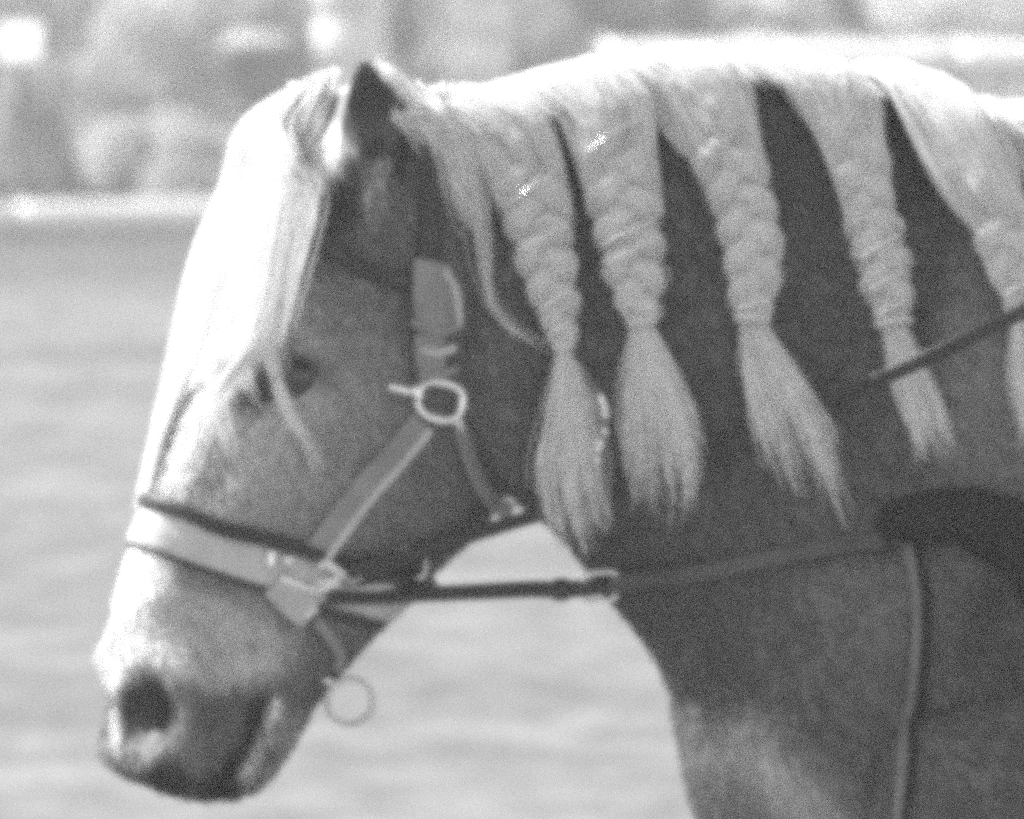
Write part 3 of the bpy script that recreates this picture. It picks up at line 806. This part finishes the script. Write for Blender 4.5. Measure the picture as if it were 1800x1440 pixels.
    for h in range(nh):
        u = rr*ln[h]; cc_ = np.column_stack([np.interp(u, rr, tc_[:, k]) for k in range(3)]); ww = np.interp(u, rr, th)
        wob = amp[h]*u*np.sin(fr[h]*u+ph[h])*3
        paths[h] = cc_ + np.outer(ww*(lob[h]+jit[h]*(1-.62*u))+wob, [1, 0, 0]) + np.outer(ww*dep[h]*.7+.3*wob, [0, 1, 0])
    rad = np.linspace(.0007, .0003, mt)[None]*r.uniform(.7, 1.3, (nh, 1))
    hair_obj('loose_tail', [(paths, rad)], M_hair, po)
    # band and bright wires round the plait
    def loop(name, u, tilt, rw, r_, material):
        i = min(int(u*(m-1)), m-1)
        ax = W[i]*hw[i]*1.04 - T[i]*hw[i]*.35 + 0*Nn[i]; ay = Nn[i]*(hw[i]*.74+.001)
        o = torus(name, c[i], ax, ay, r_, material, None, 32, 8); adopt(o, po); return o
    for u, t in pd['wires']: loop('wire', u, t, 0, .0015, M_metal)
    i = m-1
    o = torus('band', c[i], W[i]*(hw[i]*.95), Nn[i]*(hw[i]*.75), .0026, M_hair, None, 28, 8); adopt(o, po)
    return c, ys
info = [plait(pd, 11+i) for i, pd in enumerate(PLAITS)]
# crest hair lying along the top of the neck, so that no bare crest shows
paths = []
for h in range(5000):
    rx = rng.uniform(690, 2000); cx, cy, cyd = crest(rx); ov = rng.uniform(-.035, .045)
    root = npP(cx, cy+abs(ov)*520-rng.uniform(0, 9), cyd+ov)
    ln = rng.uniform(.022, .055); t0 = np.array([.62, -.7, .28]); t0 /= np.linalg.norm(t0)
    sg = np.linspace(0, 1, 10)[:, None]
    paths.append(root + t0*ln*sg + np.array([.02, -.01, -.055])*(sg**2)*(ln/.08))
hair_obj('crest_hair', [(np.array(paths), np.linspace(.0008, .0003, 10)[None]*rng.uniform(.7, 1.3, (5000, 1)))], M_hair, horse)
# ------------------------------------------------------------------ forelock and wisps
FL = [(175, 0), (1, 0)]
def fore_pt(row, q, lift):
    F, B, wf, wm, wj, wb = head_row(max(row, 152))
    wfc = max(wf, .02)
    a = lift*(1-.35*q*q) - max(abs(q)-1, 0)*.05
    return F + Vv*(q*wfc) + U*a + np.array([0, 0, lift*.2])
paths = []; rads = []
nf = 3600
for h in range(nf):
    q0 = rng.uniform(-.85, -.35); q1 = rng.uniform(-.98, 1.02)
    if rng.uniform() < .07: q1 = 1+abs(rng.normal(0, .12))
    end = rng.uniform(540, 900) if -.6 < q1 < .1 else rng.uniform(480, 760) if q1 < 0 else rng.uniform(430, 720-110*max(q1, 0)) if q1 < 1.02 else rng.uniform(520, 700)
    lift0 = rng.uniform(.004, .026)
    rowv = np.linspace(150, end, 26)
    wv = rng.normal(0, .035); fr = rng.uniform(1.5, 5); ph = rng.uniform(0, 6)
    pt = []
    for i, rw in enumerate(rowv):
        s = i/25; qq = q0+(q1-q0)*min(s*2.2, 1)**.7 + wv*math.sin(fr*s*3+ph)*s
        lf = lift0*(1-.8*s)+.003 + .022*math.exp(-((rw-235)/70)**2)
        pt.append(fore_pt(rw, qq, lf))
    paths.append(smooth_path(pt, 24)); rads.append(np.linspace(.0010, .0004, 24)*rng.uniform(.8, 1.4))
hair_obj('forelock', [(np.array(paths), np.array(rads))], M_fore, horse)
def lock(name, pts, n, spread, offs, material, rad=.0008):
    ps = []
    for h in range(n):
        fr_ = rng.uniform(.45, 1.0); q_ = np.linspace(0, fr_, 20)
        j = rng.normal(0, 1, 2); dd = rng.uniform(*offs)
        q = smooth_path(np.array(pts)[:, :2], 60); q = np.column_stack([np.interp(q_, np.linspace(0, 1, 60), q[:, k]) for k in (0, 1)]); sp = np.interp(q_, np.linspace(0, 1, len(pts)), spread)
        q = q + np.column_stack([j[0]*sp, j[1]*sp*.5])
        p = np.array([hit(a, b, dd, .0)[0] for a, b in q])
        for _ in range(5): p[1:-1] = (p[:-2]+2*p[1:-1]+p[2:])/4
        ps.append(p)
    return hair_obj(name, [(np.array(ps), np.linspace(rad, rad*.5, 20)[None].repeat(n, 0))], material, horse)
lock('forelock_wisp', [(466, 540), (478, 610), (497, 690), (530, 760), (556, 830)], 30, (6, 5, 5, 6, 8), (.008, .014), M_fore)
lock('forelock_wisp', [(385, 560), (388, 660), (400, 740), (415, 810)], 20, (14, 10, 8, 8), (.006, .012), M_fore)
lock('forelock_wisp', [(430, 570), (440, 640), (470, 730)], 14, (10, 8, 7), (.006, .012), M_fore)
lock('loose_lock', [(775, 220), (805, 290), (818, 400), (840, 520), (905, 585), (985, 618)], 26, (16, 14, 8, 8, 6, 5), (.008, .02), M_hair)
lock('loose_lock', [(752, 205), (775, 260), (792, 330), (812, 420)], 60, (10, 14, 14, 8), (.004, .014), M_hair)
lock('loose_lock', [(728, 196), (752, 222), (785, 270), (808, 335), (820, 400)], 240, (10, 14, 16, 14, 8), (.002, .018), M_hair)
lock('loose_lock', [(752, 172), (790, 168), (845, 205), (890, 270)], 200, (8, 12, 16, 14), (.002, .02), M_hair)
lock('ear_fringe', [(662, 116), (694, 146), (728, 186), (757, 228), (778, 272)], 60, (3, 4, 5, 7, 8), (.001, .010), M_hair)
lock('forelock_wisp', [(508, 335), (486, 430), (476, 530), (482, 610), (505, 680)], 90, (14, 13, 11, 9, 9), (.006, .016), M_fore)
lock('forelock_root', [(572, 172), (562, 196), (545, 228), (516, 278), (498, 330)], 420, (7, 9, 11, 11, 8), (.004, .024), M_fore)
# tail, behind the frame
paths = []
for h in range(160):
    b0 = npP(4380, 620, .59)+rng.normal(0, .015, 3); sp = rng.normal(0, 1, 2)
    paths.append(smooth_path([b0, b0+np.array([.10, 0, .01]), b0+np.array([.16+.02*sp[0], .03*sp[1], -.35]), b0+np.array([.13+.05*sp[0], .06*sp[1], -.85])], 16))
hair_obj('tail', [(np.array(paths), np.linspace(.004, .0015, 16)[None].repeat(160, 0))], M_hair, horse)
# bead string on the first plait
bs = smooth_path([(1006, 625), (1035, 665), (1062, 715), (1066, 745), (1052, 790), (1050, 810)], 40)
yb = info[0][1][-1]-.012
pb = np.array([npP(a, b, yb-.02*i/40) for i, (a, b) in enumerate(bs)])
cord = sweep('bead_string', pb, np.tile([0, -1, 0], (40, 1)), .0012, .0012, M_mid, horse)
for i in (17, 19, 21, 23, 29, 33, 35, 39): blob('bead', pb[i]+np.array([0, -.001, 0]), (.0036, .0036, .0036), M_metal, None, 10, 8).parent = cord

# ------------------------------------------------------------------ bridle
br_c = np.array(mid_plane(560, 700))
bridle = tag(empty('bridle', tuple(br_c)), 'leather bridle with broad pale noseband and metal rings on the head', 'bridle')
def mirror(p):
    p = np.atleast_2d(p); b = (p[:, 0]-XP)*Vv[0]+p[:, 1]*Vv[1]; return p-2*b[:, None]*Vv[None]
def strap(name, pxs, hw, th, material, off=.003, n=36, both=True):
    p, nn = surf_path(pxs, n, off+.003)
    o = sweep(name, p, nn, hw, th, material, bridle)
    if both:
        nb = nn-2*(nn@Vv)[:, None]*Vv[None]
        sweep(name, mirror(p), nb, hw, th, material, bridle)
    return o, p, nn
def nose_loop(rowfun, off, n=90):
    """closed loop round the nose; rowfun(px) gives the row at a near-side column"""
    pts, nr = [], []
    tau = np.linspace(0, 1, n, endpoint=False)
    for t in tau:
        row = 950.0
        for _ in range(6):
            ring = slice_pts(row, 120); p = ring[int(t*120) % 120]
            b = (p[0]-XP)*Vv[0]+p[1]*Vv[1]; pm = p+(abs(b)-b)*Vv
            x, y = proj(pm[None]); row = rowfun(float(x[0]))
        q = bvh.find_nearest(Vector(p)); pos, nn = q[0], q[1]
        ring_c = ring.mean(0); out = np.array(nn)
        if np.dot(out, np.array(pos)-ring_c) < 0: out = -out
        pts.append(np.array(pos)+out*off); nr.append(out)
    pts = np.array(pts); nr = np.array(nr)
    for _ in range(4):
        pts = (np.roll(pts, 1, 0)+2*pts+np.roll(pts, -1, 0))/4; nr = (np.roll(nr, 1, 0)+2*nr+np.roll(nr, -1, 0))/4
    return pts, nr
p, nn = nose_loop(lambda x: 912+(x-225)*.30, .004); sweep('noseband', p, nn, .0165, .0028, M_pale, bridle, closed=True)
pt, nt_ = nose_loop(lambda x: 868+(x-225)*.285, .0075); sweep('nose_strap', pt, nt_, .0062, .0045, M_leather, bridle, closed=True)
pt, nt_ = nose_loop(lambda x: 950+(x-225)*.335, .0045); sweep('noseband_edge', pt, nt_, .0020, .0022, M_leather, bridle, closed=True)
# cheek pieces
strap('cheek_strap', [(745, 585), (746, 625), (752, 672)], .0155, .0028, M_mid, .005)
strap('cheek_loop', [(750, 462), (746, 500), (748, 548), (750, 575)], .0195, .0035, M_mid, .007)
_, p, nn = strap('cheek_strap', [(735, 742), (700, 785), (620, 880), (548, 975)], .0125, .0026, M_mid, .004)
sweep('cheek_piping', p+nn*.0026+np.cross(np.gradient(p, axis=0)/np.linalg.norm(np.gradient(p, axis=0), axis=1)[:, None], nn)*-.0085, nn, .0032, .0026, M_pale, bridle)
strap('browband', [(492, 352), (530, 398), (590, 445), (660, 482), (712, 500)], .0075, .0032, M_leather, .005)
strap('crown_strap', [(742, 478), (752, 420), (752, 340), (748, 262)], .011, .0025, M_leather, .003)
strap('throat_latch', [(795, 742), (808, 785), (825, 835), (858, 880), (900, 902)], .0075, .0025, M_mid, .004)
# pale and tan strips round the cheek loop and strap
strap('loop_keeper', [(762, 476), (780, 505), (786, 545), (788, 572)], .0035, .004, M_pale, .010, both=False)
strap('loop_keeper', [(708, 565), (735, 580), (765, 582), (790, 570)], .0040, .003, M_mid, .010, both=False)
strap('loop_keeper', [(722, 615), (752, 622), (782, 612)], .0035, .003, M_pale, .009, both=False)
strap('loop_keeper', [(722, 655), (752, 662), (784, 650)], .0035, .003, M_mid, .009, both=False)
def ring_at(px, py, rx, ry, r, name='ring', off=.008, ang=0, pw=2.0, both=True, material=None):
    p, n = hit(px, py, off)
    n = n*np.array([.5, 1, .5]); n /= np.linalg.norm(n)
    ex = np.array([1, 0, 0]) - n*n[0]; ex /= np.linalg.norm(ex); ey = np.cross(n, ex); ey *= np.sign(ey[2])
    a = math.radians(ang); ax = (ex*math.cos(a)+ey*math.sin(a))*rx/PXM; ay = (-ex*math.sin(a)+ey*math.cos(a))*ry/PXM
    o = torus(name, p, ax, ay, r, material or M_metal, bridle, 40, 10, pw)
    if both:
        mm = lambda v: v-2*np.dot(v, Vv)*Vv
        torus(name, mirror(p)[0], mm(ax), mm(ay), r, material or M_metal, bridle, 40, 10, pw)
    return p, n, ex, ey
ring_at(760, 706, 42, 32, .0034, 'cheek_ring', .010, -12, 2.6)
p, n, ex, ey = ring_at(716, 985, 30, 30, .0022, 'square_buckle', .004, -4, 6)
# buckle tongue at the cheek ring
def bar(name, a, b, r, off, material=M_metal):
    p0, n0 = hit(*a, off); p1, n1 = hit(*b, off); pp = np.linspace(p0, p1, 8)
    return sweep(name, pp, np.linspace(n0, n1, 8), np.array([.8, 1, 1, 1, 1, 1, 1.05, .8])*r, np.array([.8, 1, 1, 1, 1, 1, 1.05, .8])*r, material, bridle)
bar('buckle_tongue', (674, 678), (716, 692), .0026, .010)
bar('buckle_tongue', (712, 680), (722, 704), .0036, .012)
bar('buckle_tongue', (782, 738), (796, 752), .0042, .012)
# ornate noseband buckle: bars, studs and a bright hook
bar('buckle_bar', (500, 975), (500, 990), .0040, .010)
bar('buckle_bar', (470, 965), (468, 998), .0030, .010)
bar('buckle_bar', (484, 1014), (532, 1030), .0026, .011)
bar('buckle_bar', (532, 1020), (538, 1036), .0042, .012)
bar('buckle_bar', (524, 1078), (545, 1062), .0030, .011)
pz = [hit(a, b, .013) for a, b in smooth_path([(548, 984), (566, 982), (584, 994), (600, 1000)], 14)]
sweep('hook', [a for a, _ in pz], [b for _, b in pz], np.linspace(.0030, .0045, 14), np.linspace(.0028, .0042, 14), M_metal, bridle)
pz = [hit(a, b, .014) for a, b in smooth_path([(596, 1006), (608, 996), (622, 988)], 8)]
sweep('hook', [a for a, _ in pz], [b for _, b in pz], np.array([.005, .0072, .0075, .0066, .0062, .0075, .0088, .006]), np.array([.003]*8), M_metal, bridle)
for a, b in ((556, 1018), (572, 1016), (584, 1012), (566, 1028), (552, 1034), (580, 1022)):
    q, n = hit(a, b, .007); blob('stud', q, (.0045, .0045, .0045), M_metal, bridle, 10, 8)
strap('buckle_billet', [(478, 1022), (505, 1050), (535, 1075)], .0135, .003, M_pale, .005)
strap('chin_strap', [(600, 1010), (660, 1004), (716, 990), (760, 975)], .0085, .003, M_leather, .003)
strap('bit_strap', [(548, 1085), (580, 1130), (590, 1150), (578, 1172)], .0045, .0022, M_mid, .004)
# bit ring hanging at the corner of the mouth
p, n = hit(556, 1190, .008)
c = npP(615, 1233, p[1]-.004)
ax = np.array([.0185, .004, 0]); ay = np.array([0, .0, .0185])
torus('bit_ring', c, ax, ay, .0025, M_steel, bridle)
mm = lambda v: v-2*np.dot(v, Vv)*Vv
torus('bit_ring', mirror(c)[0], mm(ax), mm(ay), .0025, M_steel, bridle)
lk = smooth_path([p, (p+c)/2+np.array([0, -.004, .004]), c+np.array([-.016, -.002, .008])], 10)
sweep('bit_link', lk, np.tile([0, -1, 0], (10, 1)), .0022, .0022, M_metal, bridle)
# ------------------------------------------------------------------ reins and harness
rp = smooth_path([(612, 1006), (700, 985), (800, 950), (880, 925), (1060, 868), (1110, 848), (1280, 788), (1440, 714), (1620, 634), (1800, 547), (2050, 430), (2300, 322)], 110)
ry_ = []
for a, b in rp:
    yy = near_y(a, b, .022) if a < 2200 else near_y(2200, 400, .03)
    ry_.append(yy)
ry_ = np.array(ry_)
over = np.clip((rp[:, 0]-1450)/60, 0, 1)
for i, (a, b) in enumerate(rp):                                # the rein passes under the tails and over the fourth plait
    if 780 < a < 960: ry_[i] = np.nan
ok = ~np.isnan(ry_); ry_ = np.interp(np.arange(len(ry_)), np.arange(len(ry_))[ok], ry_[ok])
ry_ = ry_ - over*.075
for _ in range(25): ry_[1:-1] = (ry_[:-2]+2*ry_[1:-1]+ry_[2:])/4
surf = np.array([near_y(a, b, .012) for a, b in rp])
for i, (a, b) in enumerate(rp):
    if 960 < a < 1800: ry_[i] = min(ry_[i], surf[i])
rp3 = np.array([npP(a, b, y) for (a, b), y in zip(rp, ry_)])
rn = np.tile([0, -1, -.1], (110, 1)) 
rein = sweep('rein', rp3, rn, .0062, .0022, M_leather); tag(rein, 'dark leather rein rising from the noseband across the plaits', 'rein')
sr = smooth_path([(575, 1050), (660, 1050), (760, 1044), (850, 1040), (930, 1036), (1000, 1036), (1080, 1028), (1150, 1014), (1250, 1003), (1360, 980), (1490, 957), (1585, 945)], 90)
sy_ = np.array([near_y(a, b, .010) if (a > 1080 or a < 700) else np.nan for a, b in sr])
ok = ~np.isnan(sy_); sy_ = np.interp(np.arange(90), np.arange(90)[ok], sy_[ok])
for _ in range(15): sy_[1:-1] = (sy_[:-2]+2*sy_[1:-1]+sy_[2:])/4
s3 = np.array([npP(a, b, y) for (a, b), y in zip(sr, sy_)])
side_rein = tag(empty('side_rein', tuple(s3[0])), 'dark side rein running from the chin back along the chest', 'strap')
sweep('strap', s3[:44], np.tile([0, -1, .3], (44, 1)), np.linspace(.006, .0075, 44), .0025, M_leather, side_rein)
sweep('tan_strap', s3[43:], np.tile([0, -1, .3], (47, 1)), .0080, .0045, M_brown, side_rein)
i = 42; torus('buckle', s3[i], np.array([.014, 0, .001]), np.array([0, -.003, .012]), .0022, M_metal, side_rein, 32, 8, 5)
i = 36; torus('keeper', s3[i], np.array([.006, 0, 0]), np.array([0, -.002, .008]), .0018, M_leather, side_rein, 24, 8, 5)
# black padded breast collar with hanging strap
collar = tag(empty('breast_collar', tuple(hit(1650, 900, .01)[0])), 'black padded breast collar with a thin strap hanging down the shoulder', 'harness')
def on(pxs, n, off):
    p, nn = surf_path(pxs, n, off); return p, nn
p, nn = on([(1574, 960), (1590, 928), (1632, 906), (1690, 908), (1742, 926), (1786, 958), (1818, 1000), (1835, 1050)], 50, .012)
sweep('pad', p, nn, np.interp(np.linspace(0, 1, 50), [0, .08, .3, .6, 1], [.008, .015, .021, .029, .018]), .017, M_black, collar, rnd=10)
p, nn = on([(1596, 955), (1606, 1020), (1607, 1100), (1602, 1200), (1594, 1320), (1586, 1440), (1580, 1560), (1590, 1660)], 60, .006)
sweep('hanging_strap', p, nn, .0042, .003, M_tan, collar)
q = p + np.cross(np.gradient(p, axis=0)/np.linalg.norm(np.gradient(p, axis=0), axis=1)[:, None], nn)*.0
sweep('hanging_strap', p+np.array([.0085, .001, 0]), nn, .0034, .0026, M_black, collar)
pc, n = hit(1590, 945, .016)
torus('collar_ring', pc, np.array([.012, .002, 0]), np.array([0, -.002, .013]), .0022, M_leather, collar, 32, 8)

# ------------------------------------------------------------------ thin haze added to lighten the background
M_air = bpy.data.materials.new('added_haze'); M_air.use_nodes = True
t = M_air.node_tree; t.nodes.remove(t.nodes['Principled BSDF'])
pv = t.nodes.new('ShaderNodeVolumePrincipled'); pv.inputs['Color'].default_value = (.96, .96, .96, 1)
pv.inputs['Density'].default_value = .0045; pv.inputs['Anisotropy'].default_value = .2
t.links.new(pv.outputs[0], t.nodes['Material Output'].inputs['Volume'])
bm = bmesh.new(); box_bm(bm, (0, 0, 3.0), (620, 620, 4.0))
hz = bm_obj('haze', bm, M_air); hz['kind'] = 'stuff'
